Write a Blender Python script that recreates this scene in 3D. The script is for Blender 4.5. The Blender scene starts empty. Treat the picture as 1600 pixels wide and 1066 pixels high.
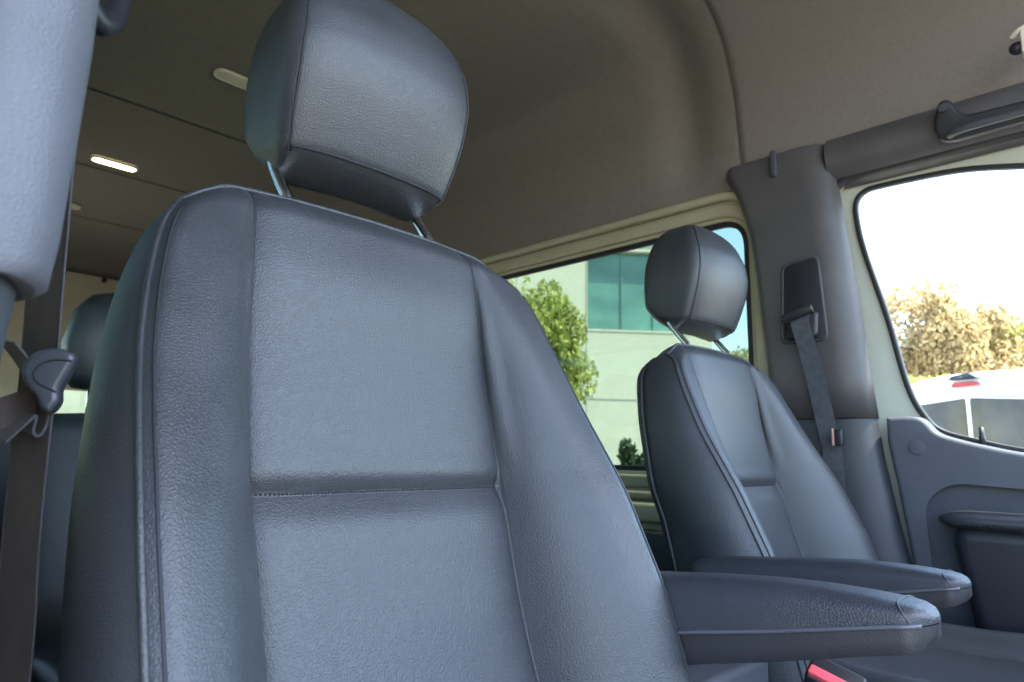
import bpy, bmesh, math, random
import numpy as np
from mathutils import Vector, Matrix, Euler
R = math.radians
scene = bpy.context.scene
col = scene.collection

# ------------------------------------------------------------------ camera
cam_d = bpy.data.cameras.new('camera')
cam = bpy.data.objects.new('camera', cam_d)
col.objects.link(cam)
YAW, PITCH, ROLL, FPX = 44.5, 9.6, 1.0, 1030.0
a, p, r0 = R(YAW), R(PITCH), R(ROLL)
h = Vector((-math.sin(a), math.cos(a), 0)); rr = Vector((math.cos(a), math.sin(a), 0)); zz = Vector((0, 0, 1))
F = h*math.cos(p) + zz*math.sin(p); U = zz*math.cos(p) - h*math.sin(p)
R2 = rr*math.cos(r0) + U*math.sin(r0); U2 = U*math.cos(r0) - rr*math.sin(r0)
m = Matrix((R2, U2, -F)).transposed()
cam.matrix_world = m.to_4x4()
cam_d.sensor_width = 36; cam_d.lens = FPX/1600*36
cam_d.clip_start = 0.02; cam_d.clip_end = 2000
cam_d.dof.use_dof = True; cam_d.dof.focus_distance = 0.75; cam_d.dof.aperture_fstop = 9
scene.camera = cam

# ------------------------------------------------------------------ light
SUN_DIR = Vector((0.93, 0.36, 0)).normalized()      # horizontal direction the sun stands in
SUN_EL = R(63)
w = bpy.data.worlds.new('World'); scene.world = w; w.use_nodes = True
nt = w.node_tree; nt.nodes.clear()
sky = nt.nodes.new('ShaderNodeTexSky'); sky.sky_type = 'NISHITA'; sky.sun_disc = False
sky.sun_elevation = SUN_EL; sky.sun_rotation = math.atan2(SUN_DIR.x, SUN_DIR.y)
sky.air_density = 1.0; sky.dust_density = 1.3; sky.ozone_density = 1.0
bg = nt.nodes.new('ShaderNodeBackground'); bg.inputs['Strength'].default_value = 0.15
wo = nt.nodes.new('ShaderNodeOutputWorld')
nt.links.new(sky.outputs[0], bg.inputs[0]); nt.links.new(bg.outputs[0], wo.inputs[0])
sd = bpy.data.lights.new('sun', 'SUN'); sd.energy = 5.0; sd.angle = R(0.5); sd.color = (1, .94, .84)
sun = bpy.data.objects.new('sun', sd); col.objects.link(sun)
tosun = (SUN_DIR*math.cos(SUN_EL) + Vector((0, 0, math.sin(SUN_EL)))).normalized()
sun.rotation_euler = tosun.to_track_quat('Z', 'Y').to_euler()
scene.view_settings.view_transform = 'Standard'; scene.view_settings.look = 'None'
scene.view_settings.exposure = 3.35; scene.view_settings.gamma = 1
scene.view_settings.use_curve_mapping = False
scene.cycles.max_bounces = 14; scene.cycles.diffuse_bounces = 6; scene.cycles.transparent_max_bounces = 12
scene.cycles.use_denoising = True
scene.cycles.sample_clamp_indirect = 6

# ------------------------------------------------------------------ materials
def principled(name):
    mt = bpy.data.materials.new(name); mt.use_nodes = True
    return mt, mt.node_tree, mt.node_tree.nodes['Principled BSDF']
def N(t, kind, **kw):
    n = t.nodes.new(kind)
    for k, v in kw.items():
        if k in n.inputs: n.inputs[k].default_value = v
        else: setattr(n, k, v)
    return n
def vary(t, b, c1, c2, scale, detail=4, stretch=None):
    tc = N(t, 'ShaderNodeTexCoord'); no = N(t, 'ShaderNodeTexNoise'); no.inputs['Scale'].default_value = scale; no.inputs['Detail'].default_value = detail
    src = tc.outputs['Object']
    if stretch:
        mp = N(t, 'ShaderNodeMapping'); mp.inputs['Scale'].default_value = stretch; t.links.new(src, mp.inputs[0]); src = mp.outputs[0]
    t.links.new(src, no.inputs['Vector'])
    cr = N(t, 'ShaderNodeValToRGB'); cr.color_ramp.elements[0].position = .32; cr.color_ramp.elements[1].position = .68
    cr.color_ramp.elements[0].color = (*c1, 1); cr.color_ramp.elements[1].color = (*c2, 1)
    t.links.new(no.outputs['Fac'], cr.inputs[0]); t.links.new(cr.outputs[0], b.inputs['Base Color'])
    return tc, no
def plain(name, c, rough=.5, spec=.5, metal=0, jitter=.12, scale=9, grain=None, coat=0, sheen=0):
    mt, t, b = principled(name)
    tc, no = vary(t, b, tuple(x*(1-jitter) for x in c), tuple(min(1, x*(1+jitter)) for x in c), scale)
    b.inputs['Roughness'].default_value = rough; b.inputs['Metallic'].default_value = metal
    b.inputs['Specular IOR Level'].default_value = spec; b.inputs['Coat Weight'].default_value = coat
    b.inputs['Sheen Weight'].default_value = sheen
    if grain:
        gs, gst, gd = grain
        g = N(t, 'ShaderNodeTexNoise'); g.inputs['Scale'].default_value = gs; g.inputs['Detail'].default_value = 3
        t.links.new(tc.outputs['Object'], g.inputs['Vector'])
        bp = N(t, 'ShaderNodeBump'); bp.inputs['Strength'].default_value = gst; bp.inputs['Distance'].default_value = gd
        t.links.new(g.outputs['Fac'], bp.inputs['Height']); t.links.new(bp.outputs[0], b.inputs['Normal'])
    return mt
def leather(name, c, rough=.40, scale=330, strength=.55, dist=.00035, big_s=.08):
    """grained faux leather: warped cells with creases between them, soft large wrinkles"""
    mt, t, b = principled(name)
    tc, no = vary(t, b, tuple(x*.9 for x in c), tuple(x*1.1 for x in c), 14)
    wn = N(t, 'ShaderNodeTexNoise'); wn.inputs['Scale'].default_value = 90; wn.inputs['Detail'].default_value = 2
    t.links.new(tc.outputs['Object'], wn.inputs['Vector'])
    mix = N(t, 'ShaderNodeVectorMath', operation='MULTIPLY_ADD')
    t.links.new(wn.outputs['Color'], mix.inputs[0]); mix.inputs[1].default_value = (.0016, .0016, .0016)
    t.links.new(tc.outputs['Object'], mix.inputs[2])
    vo = N(t, 'ShaderNodeTexVoronoi'); vo.feature = 'DISTANCE_TO_EDGE'; vo.inputs['Scale'].default_value = scale
    t.links.new(mix.outputs[0], vo.inputs['Vector'])
    ng = N(t, 'ShaderNodeMapRange'); ng.interpolation_type = 'SMOOTHSTEP'; ng.inputs['From Max'].default_value = .30; t.links.new(vo.outputs['Distance'], ng.inputs[0])
    bp = N(t, 'ShaderNodeBump'); bp.inputs['Strength'].default_value = strength; bp.inputs['Distance'].default_value = dist
    t.links.new(ng.outputs[0], bp.inputs['Height'])
    big = N(t, 'ShaderNodeTexNoise'); big.inputs['Scale'].default_value = 12; big.inputs['Detail'].default_value = 2
    t.links.new(tc.outputs['Object'], big.inputs['Vector'])
    b2 = N(t, 'ShaderNodeBump'); b2.inputs['Strength'].default_value = big_s; b2.inputs['Distance'].default_value = .006
    t.links.new(big.outputs['Fac'], b2.inputs['Height']); t.links.new(bp.outputs[0], b2.inputs['Normal'])
    t.links.new(b2.outputs[0], b.inputs['Normal'])
    rn = N(t, 'ShaderNodeMapRange'); rn.inputs['To Min'].default_value = rough-.05; rn.inputs['To Max'].default_value = rough+.08
    t.links.new(no.outputs['Fac'], rn.inputs[0]); t.links.new(rn.outputs[0], b.inputs['Roughness'])
    b.inputs['Specular IOR Level'].default_value = .55
    return mt
def glass(name, tint, refl=.08, rough=0.0):
    """thin pane: tinted see-through plus a mirror share that grows at grazing angles"""
    mt = bpy.data.materials.new(name); mt.use_nodes = True; t = mt.node_tree; t.nodes.clear()
    tr = N(t, 'ShaderNodeBsdfTransparent'); tr.inputs[0].default_value = (*tint, 1)
    gl = N(t, 'ShaderNodeBsdfGlossy'); gl.inputs['Roughness'].default_value = rough
    fr = N(t, 'ShaderNodeFresnel'); ge = N(t, 'ShaderNodeNewGeometry'); mr = N(t, 'ShaderNodeMapRange')
    mr.inputs['To Min'].default_value = 1.45; mr.inputs['To Max'].default_value = 1/1.45      # same reflectance on both faces
    t.links.new(ge.outputs['Backfacing'], mr.inputs[0]); t.links.new(mr.outputs[0], fr.inputs[0])
    ms = N(t, 'ShaderNodeMixShader'); out = N(t, 'ShaderNodeOutputMaterial')
    t.links.new(fr.outputs[0], ms.inputs[0]); t.links.new(tr.outputs[0], ms.inputs[1]); t.links.new(gl.outputs[0], ms.inputs[2])
    t.links.new(ms.outputs[0], out.inputs[0]); return mt
def emit(name, c, s):
    mt, t, b = principled(name); b.inputs['Base Color'].default_value = (*c, 1)
    b.inputs['Emission Color'].default_value = (*c, 1); b.inputs['Emission Strength'].default_value = s; return mt
def webbing(name, c):
    mt, t, b = principled(name); tc, no = vary(t, b, tuple(x*.8 for x in c), tuple(x*1.25 for x in c), 60)
    b.inputs['Roughness'].default_value = .7; b.inputs['Sheen Weight'].default_value = .1
    wv = N(t, 'ShaderNodeTexWave'); wv.bands_direction = 'Z'; wv.inputs['Scale'].default_value = 260; wv.inputs['Distortion'].default_value = 1.2
    t.links.new(tc.outputs['Object'], wv.inputs['Vector'])
    bp = N(t, 'ShaderNodeBump'); bp.inputs['Strength'].default_value = .35; bp.inputs['Distance'].default_value = .0006
    t.links.new(wv.outputs['Fac'], bp.inputs['Height']); t.links.new(bp.outputs[0], b.inputs['Normal']); return mt

M = dict(
    leather=leather('seat_leather', (.031, .034, .039)),
    leather_arm=leather('armrest_leather', (.026, .029, .037), rough=.44, scale=330, strength=.55, big_s=.02),
    piping=leather('piping_leather', (.06, .068, .085), rough=.38, strength=.3),
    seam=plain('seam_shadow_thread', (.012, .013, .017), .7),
    thread=plain('grey_thread', (.035, .036, .042), .7),
    shell=plain('seat_shell_plastic', (.02, .022, .028), .5, grain=(400, .3, .0004)),
    chrome=plain('chrome', (.75, .77, .8), .08, metal=1, jitter=.02),
    rear_leather=leather('rear_seat_leather', (.018, .022, .026)),
    pillar_light=leather('grained_pillar_plastic', (.085, .09, .108), .6, scale=330, strength=.5, dist=.0004, big_s=0),
    pillar=plain('pillar_plastic', (.064, .060, .061), .5, grain=(500, .3, .0006)),
    lower=plain('lower_trim_plastic', (.042, .046, .056), .55, grain=(500, .3, .0006)),
    headliner=plain('headliner_cloth', (.165, .150, .128), .95, spec=.1, grain=(700, .3, .001), jitter=.05, scale=40),
    headliner2=plain('front_headliner_cloth', (.165, .145, .13), .95, spec=.1, grain=(900, .5, .0012), jitter=.06, scale=120),
    cove=plain('dark_seam', (.03, .028, .022), .9),
    cream=plain('painted_body_inside', (.36, .33, .23), .4, jitter=.04),
    pale=plain('painted_door_frame', (.42, .44, .37), .3, jitter=.03, coat=.3),
    rubber=plain('rubber_seal', (.012, .012, .014), .55),
    door=plain('door_panel_plastic', (.062, .070, .088), .55, grain=(450, .3, .0006)),
    black=plain('black_plastic', (.012, .013, .018), .45, grain=(450, .25, .0005)),
    floor=plain('floor_rubber', (.03, .03, .032), .8, grain=(120, .4, .001)),
    belt=webbing('belt_webbing', (.045, .030, .026)),
    belt_far=webbing('grey_belt_webbing', (.05, .055, .066)),
    belt_edge=plain('belt_edge_thread', (.05, .048, .055), .8),
    tongue=plain('belt_handle_plastic', (.045, .052, .065), .35),
    red=plain('buckle_red', (.75, .10, .13), .4, jitter=.05),
    tint=glass('tinted_window', (.40, .46, .41)),
    clear=glass('clear_window', (.93, .96, .95)),
    lamp_on=emit('lamp_lit', (1, .86, .52), 2.2),
    lamp_off=plain('lamp_diffuser', (.5, .47, .36), .25),
    lamp_rim=plain('lamp_rim', (.55, .50, .38), .3),
    hook=plain('cream_plastic', (.62, .56, .46), .4),
    asphalt=plain('asphalt', (.19, .18, .165), .9, jitter=.2, scale=.6),
    concrete=plain('building_wall', (.52, .50, .43), .85, jitter=.05, scale=.5, grain=(6, .2, .02)),
    joint=plain('wall_joint', (.30, .29, .25), .9),
    bglass=None,
    white=plain('white_van_paint', (.8, .8, .78), .25, jitter=.02, coat=.5),
    vglass=plain('van_rear_glass', (.045, .035, .022), .12, spec=.35, jitter=.5, scale=3),
    brake=plain('brake_light_red', (.30, .012, .016), .3),
    bark=plain('bark', (.12, .09, .06), .9, scale=5, jitter=.3),
    tyre=plain('tyre', (.02, .02, .02), .8),
)
# building glazing: glossy teal panes, vague reflections put into the colour noise
mt, t, b = principled('green_office_glass'); vary(t, b, (.06, .15, .14), (.12, .27, .24), .45, 3, (1, 1, 3))
b.inputs['Roughness'].default_value = .08; b.inputs['Specular IOR Level'].default_value = .8; M['bglass'] = mt
def leafmat(name, c1, c2):
    mt, t, b = principled(name)
    ge = N(t, 'ShaderNodeNewGeometry'); cr = N(t, 'ShaderNodeValToRGB')
    cr.color_ramp.elements[0].color = (*c1, 1); cr.color_ramp.elements[1].color = (*c2, 1)
    t.links.new(ge.outputs['Random Per Island'], cr.inputs[0]); t.links.new(cr.outputs[0], b.inputs['Base Color'])
    b.inputs['Roughness'].default_value = .6; b.inputs['Specular IOR Level'].default_value = .3
    out = t.nodes['Material Output']; tl = N(t, 'ShaderNodeBsdfTranslucent'); t.links.new(cr.outputs[0], tl.inputs[0])
    ms = N(t, 'ShaderNodeMixShader'); ms.inputs[0].default_value = .35
    t.links.new(b.outputs[0], ms.inputs[1]); t.links.new(tl.outputs[0], ms.inputs[2]); t.links.new(ms.outputs[0], out.inputs[0])
    return mt
M['leaf_green'] = leafmat('leaves_green', (.05, .12, .015), (.22, .30, .04))
M['leaf_lime'] = leafmat('leaves_lime', (.20, .24, .05), (.42, .44, .14))
M['leaf_rust'] = leafmat('leaves_rust', (.30, .22, .10), (.50, .39, .20))
M['leaf_olive'] = leafmat('leaves_olive', (.20, .21, .07), (.42, .38, .16))
M['leaf_dark'] = leafmat('leaves_dark', (.02, .045, .02), (.07, .10, .05))

# ------------------------------------------------------------------ mesh helpers
def tag(o, label=None, cat=None, group=None, kind=None):
    if label: o['label'] = label
    if cat: o['category'] = cat
    if group: o['group'] = group
    if kind: o['kind'] = kind
    return o
def empty(name, loc=(0, 0, 0)):
    o = bpy.data.objects.new(name, None); col.objects.link(o); o.location = loc; o.empty_display_size = .1; return o
def wpos(o):
    v = Vector(o.location)
    while o.parent: o = o.parent; v += o.location
    return v
def obj(name, V, Fc, mat, parent=None, smooth=True, loc=None, auto=None):
    """V in world coordinates; the object's origin goes to its parent's (or to loc)"""
    me = bpy.data.meshes.new(name)
    base = wpos(parent) if parent is not None else Vector(loc or (0, 0, 0))
    me.from_pydata([tuple(Vector(v)-base) for v in V], [], Fc); me.validate(); me.update()
    bm = bmesh.new(); bm.from_mesh(me); bmesh.ops.recalc_face_normals(bm, faces=bm.faces); bm.to_mesh(me); bm.free()
    me.materials.append(mat)
    o = bpy.data.objects.new(name, me); col.objects.link(o)
    if parent is not None: o.parent = parent
    else: o.location = base
    if smooth:
        for pl in me.polygons: pl.use_smooth = True
        if auto: me.set_sharp_from_angle(angle=R(auto))
    return o
class MB:
    def __init__(s): s.V = []; s.F = []
    def add(s, V, Fc):
        k = len(s.V); s.V += [tuple(v) for v in V]; s.F += [[i+k for i in f] for f in Fc]; return s
    def build(s, name, mat, parent=None, **k): return obj(name, s.V, s.F, mat, parent, **k)
def grid(rows, closed=False, cap=False):
    n, k = len(rows), len(rows[0]); V = [v for r_ in rows for v in r_]; Fc = []
    for i in range(n-1):
        for j in range(k if closed else k-1):
            j2 = (j+1) % k; Fc.append([i*k+j, i*k+j2, (i+1)*k+j2, (i+1)*k+j])
    if cap: Fc.append(list(range(k))[::-1]); Fc.append([(n-1)*k+j for j in range(k)])
    return V, Fc
def tube(P, r, seg=10, cap=True):
    P = [Vector(q) for q in P]; rows = []; up = None
    for i, q in enumerate(P):
        tdir = (P[min(i+1, len(P)-1)]-P[max(i-1, 0)]).normalized()
        if up is None:
            up = tdir.orthogonal().normalized()
        up = (up - tdir*up.dot(tdir)).normalized(); sx = tdir.cross(up)
        ri = r[i] if isinstance(r, (list, tuple)) else r
        rows.append([q + (up*math.cos(2*math.pi*j/seg)+sx*math.sin(2*math.pi*j/seg))*ri for j in range(seg)])
    return grid(rows, True, cap)
def smoothpts(P, n):
    """Catmull-Rom through P, n points per span"""
    P = [Vector(q) for q in P]; out = []
    for i in range(len(P)-1):
        p0, p1, p2, p3 = P[max(i-1, 0)], P[i], P[i+1], P[min(i+2, len(P)-1)]
        for k in range(n):
            t_ = k/n; out.append(.5*((2*p1)+(p2-p0)*t_+(2*p0-5*p1+4*p2-p3)*t_*t_+(3*p1-p0-3*p2+p3)*t_**3))
    out.append(P[-1]); return out
def box(x0, x1, y0, y1, z0, z1, bev=0.0, seg=3):
    bm = bmesh.new(); bmesh.ops.create_cube(bm, size=1)
    for v in bm.verts: v.co = Vector(((x0+x1)/2+v.co.x*(x1-x0), (y0+y1)/2+v.co.y*(y1-y0), (z0+z1)/2+v.co.z*(z1-z0)))
    if bev: bmesh.ops.bevel(bm, geom=bm.edges[:], offset=bev, segments=seg, affect='EDGES', profile=.5)
    V = [v.co.copy() for v in bm.verts]; bm.verts.index_update(); Fc = [[v.index for v in f.verts] for f in bm.faces]; bm.free(); return V, Fc
def rounded(pts, rad, seg=6):
    """round the corners of a 2D polygon; rad is one number or one per corner"""
    out = []; n = len(pts)
    for i in range(n):
        A, B, Cc = Vector(pts[i-1]).to_2d(), Vector(pts[i]).to_2d(), Vector(pts[(i+1) % n]).to_2d()
        rd = rad[i] if isinstance(rad, (list, tuple)) else rad
        d1, d2 = (A-B), (Cc-B); rd = min(rd, d1.length*.48, d2.length*.48)
        p1, p2 = B+d1.normalized()*rd, B+d2.normalized()*rd
        for k in range(seg+1):
            t_ = k/seg; out.append(tuple(p1*(1-t_)**2+B*2*t_*(1-t_)+p2*t_*t_))
    return out
def plate(outer, holes, thick, fn, bev=0.0, bseg=2):
    """flat plate with holes (2D outlines), thickness along w; fn maps (u, v, w) to the world"""
    cu = bpy.data.curves.new('tmp', 'CURVE'); cu.dimensions = '2D'; cu.fill_mode = 'BOTH'; cu.extrude = max(thick/2-bev, 0); cu.bevel_depth = bev; cu.bevel_resolution = bseg
    for pl in [outer]+list(holes):
        sp = cu.splines.new('POLY'); sp.points.add(len(pl)-1)
        for i, q in enumerate(pl): sp.points[i].co = (q[0], q[1], 0, 1)
        sp.use_cyclic_u = True
    if bev: cu.offset = -bev
    o = bpy.data.objects.new('tmp', cu); col.objects.link(o)
    dg = bpy.context.evaluated_depsgraph_get(); me = bpy.data.meshes.new_from_object(o.evaluated_get(dg))
    bm = bmesh.new(); bm.from_mesh(me); bmesh.ops.remove_doubles(bm, verts=bm.verts, dist=1e-6); bm.verts.index_update()
    V = [fn(v.co.x, v.co.y, v.co.z) for v in bm.verts]; Fc = [[v.index for v in f.verts] for f in bm.faces]
    bm.free(); bpy.data.meshes.remove(me); bpy.data.objects.remove(o); bpy.data.curves.remove(cu); return V, Fc
def offset_poly(pts, d):
    """move a closed 2D outline outward by d"""
    n = len(pts); area = sum(pts[i-1][0]*pts[i][1]-pts[i][0]*pts[i-1][1] for i in range(n)); s = 1 if area > 0 else -1; out = []
    for i in range(n):
        A, B = Vector(pts[i-1]), Vector(pts[(i+1) % n]); t_ = (B-A)
        if t_.length < 1e-9: out.append(pts[i]); continue
        t_.normalize(); out.append((pts[i][0]+t_.y*d*s, pts[i][1]-t_.x*d*s))
    return out
def ring(outl, width, thick, fn, bev=.002):
    return plate(offset_poly(outl, width), [outl], thick, fn, bev)
def interp(tab, x):
    xs = [q[0] for q in tab]; ys = [q[1] for q in tab]
    return float(np.interp(x, xs, ys))
def spl(tab):
    """smooth monotone-ish table lookup"""
    xs = np.array([q[0] for q in tab], float); ys = np.array([q[1] for q in tab], float)
    fx = np.linspace(xs[0], xs[-1], 400); fy = np.interp(fx, xs, ys)
    k = np.hanning(41); k /= k.sum(); fy2 = np.convolve(np.pad(fy, 20, mode='reflect', reflect_type='odd'), k, 'valid')
    return lambda x: float(np.interp(x, fx, fy2))
def copy_tree(o, parent=None):
    c = o.copy(); col.objects.link(c); c.parent = parent
    for ch in [q for q in bpy.data.objects if q.parent == o]: copy_tree(ch, c)
    return c

# ================================================================== the place outside
GZ = -1.55
obj('ground', *grid([[(-300, -300, GZ), (300, -300, GZ)], [(-300, 300, GZ), (300, 300, GZ)]]), M['asphalt'], smooth=False)['kind'] = 'structure'

# office building: its front faces the van at a slant
def building():
    t_ = empty('office_building', (-13.4, 14.2, GZ))
    tag(t_, 'cream concrete office building with green glass windows seen through the side window', 'building')
    d = R(44.5 + 5); ax = Vector((math.cos(d), math.sin(d), 0)); nx = Vector((math.sin(d), -math.cos(d), 0)); O = Vector((-13.4, 14.2, 0))
    fn = lambda u, v, w_: O + ax*u + Vector((0, 0, v)) + nx*w_
    # u runs left to right as seen, front at w = 0
    win = [rounded([(x, 3.75), (x+w_, 3.75), (x+w_, 6.25), (x, 6.25)], .01, 1) for x, w_ in ((1.9, 3.1), (-5.0, 3.1), (-11.8, 3.1))]
    obj('wall', *plate([(-16, GZ), (5.8, GZ), (5.8, 6.75), (-16, 6.75)], win, .4, lambda u, v, w_: fn(u, v, w_-.2)), M['concrete'], t_, smooth=False)
    g = MB(); g.add(*plate([(5.8, GZ), (5.8, 6.75), (5.4, 6.75), (5.4, GZ)], [], 14, lambda u, v, w_: fn(u, v, w_-7.42))); g.build('end_wall', M['concrete'], t_, smooth=False)
    obj('roof', *plate([(-16, 6.35), (5.4, 6.35), (5.4, 6.45), (-16, 6.45)], [], 14, lambda u, v, w_: fn(u, v, w_-7.42)), M['concrete'], t_, smooth=False)
    cop = MB(); V, Fc = plate([(-16.1, 6.75), (5.9, 6.75), (5.9, 6.88), (-16.1, 6.88)], [], .6, lambda u, v, w_: fn(u, v, w_-.2)); cop.add(V, Fc); cop.build('coping', M['concrete'], t_, smooth=False)
    j = MB()
    for x in (1.84, -5.06, -11.9):
        j.add(*plate([(x, 3.68), (x+.04, GZ), (x+.04, 6.75), (x, 6.75)], [], .012, fn))
    for z in (3.66, 1.6, -.4):
        j.add(*plate([(-16, z), (5.8, z), (5.8, z+.035), (-16, z+.035)], [], .016, fn))
    j.build('panel_joint', M['joint'], t_, smooth=False)
    for x in (1.9, -5.0, -11.8):
        wo_ = obj('window', *plate([(x, 3.75), (x+3.1, 3.75), (x+3.1, 6.25), (x, 6.25)], [], .02, lambda u, v, w_: fn(u, v, w_-.25)), M['bglass'], t_, smooth=False)
        for q in (x+1.1, x+2.1): obj('mullion', *plate([(q, 3.75), (q+.05, 3.75), (q+.05, 6.25), (q, 6.25)], [], .05, lambda u, v, w_: fn(u, v, w_-.22)), M['bglass'], wo_, smooth=False)
building()

def leaf_cloud(rng, centre, rad, n, size, clumps=26, flat=1.0):
    """leaf-sized faces spread through clumps inside an uneven crown"""
    m_ = MB(); cl = []
    for _ in range(clumps):
        d = Vector((rng.gauss(0, 1), rng.gauss(0, 1), rng.gauss(0, 1))).normalized()*(rng.random()**.45)
        cl.append((Vector((d.x*rad[0], d.y*rad[1], d.z*rad[2])), rng.uniform(.22, .42)))
    for i in range(n):
        c_, rs = cl[rng.randrange(clumps)]
        d = Vector((rng.gauss(0, 1), rng.gauss(0, 1), rng.gauss(0, .85))).normalized()*(rng.random()**.33)*rs
        q = Vector(centre)+c_+Vector((d.x*rad[0], d.y*rad[1], d.z*rad[2]))
        e = Euler((rng.uniform(0, 6.28), rng.uniform(0, 6.28), rng.uniform(0, 6.28))).to_matrix(); s = size*rng.uniform(.6, 1.4)
        m_.add([q+e@Vector((-s*.4, 0, 0)), q+e@Vector((0, -s*.28, s*.08)), q+e@Vector((s*.7, 0, 0)), q+e@Vector((0, s*.28, s*.08))], [[0, 1, 2, 3]])
    return m_, cl
def tree(name, label, base, height, rad, mat, seed, n=5000, size=.16, trunk=.16, group=None, cat='tree', clumps=26, low=.55):
    rng = random.Random(seed); t_ = empty(name, base); tag(t_, label, cat, group)
    c = Vector(base)+Vector((0, 0, height*low+0))
    m_, cl = leaf_cloud(rng, c, rad, n, size, clumps); m_.build('crown', mat, t_, smooth=False)
    tr = MB(); top = c+Vector((rng.uniform(-.2, .2), rng.uniform(-.2, .2), rad[2]*.3))
    b0 = Vector(base); tr.add(*tube([b0, b0.lerp(top, .4)+Vector((.06*height*.2, 0, 0)), top], [trunk, trunk*.7, trunk*.25], 8))
    for cc, rs in cl[:10]:
        s = b0.lerp(top, rng.uniform(.35, .8)); tr.add(*tube([s, s.lerp(c+cc, .5)+Vector((0, 0, .1)), c+cc], [trunk*.35, trunk*.2, trunk*.08], 6))
    tr.build('trunk', M['bark'], t_); return t_
def polar(u, dist, z=GZ):
    """a spot on the ground at this distance, in the direction seen at picture column u"""
    ang = math.atan((u-800)/FPX); d = h*math.cos(ang)+rr*math.sin(ang); return (d.x*dist, d.y*dist, z)

tree('bushy_tree', 'dense yellow-green leafy tree in front of the cream building', polar(826, 11.5), 5.4, (1.05, 1.05, 1.35), M['leaf_lime'], 3, n=16000, size=.12, trunk=.08, clumps=60, low=.62)
for i, (u, D, hh, rd, mk, lab) in enumerate([
        (1400, 33, 7.6, (2.4, 2.4, 2.5), 'leaf_rust', 'rust-leaved tree at the left end of the row beyond the parked white van'),
        (1475, 31, 9.0, (2.3, 2.3, 3.0), 'leaf_rust', 'tallest orange-brown tree right above the parked white van'),
        (1560, 34, 8.2, (2.7, 2.7, 3.0), 'leaf_olive', 'olive and tan tree right of the tallest one beyond the white van'),
        (1670, 33, 7.4, (2.9, 2.9, 2.8), 'leaf_rust', 'rust-leaved tree at the right edge of the door window'),
        (1290, 40, 8.0, (3.6, 3.6, 2.7), 'leaf_olive', 'pale olive tree far off to the right of the office building')]):
    tree('autumn_tree', lab, polar(u, D), hh, rd, M[mk], 20+i, n=20000, size=.2, trunk=.2, group='trees beyond the car park', clumps=34, low=.6)
tree('green_tree', 'small bright yellow-green tree left of the parked white van', polar(1436, 19), 3.9, (.95, .95, 1.1), M['leaf_lime'], 41, n=8000, size=.15, trunk=.07, low=.66)
tree('distant_tree', 'hazy yellow-green tree seen below the driver seat head restraint', polar(1150, 36), 7.0, (2.8, 2.8, 2.6), M['leaf_olive'], 42, n=5000, size=.26, trunk=.15, low=.62)
for i, (u, D, lab) in enumerate([(975, 13.2, 'spiky dark shrub at the foot of the building, leftmost of the low shrubs'),
                                 (1008, 13.6, 'round dark shrub in the middle of the low shrubs by the building'),
                                 (1045, 13.2, 'dark shrub nearest the driver seat, rightmost of the low shrubs')]):
    tree('shrub', lab, polar(u, D), 1.75, (.38, .38, .55), M['leaf_dark'], 60+i, n=1400, size=.11, trunk=.03, cat='shrub', group='low shrubs by the building', clumps=12, low=.68)

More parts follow.
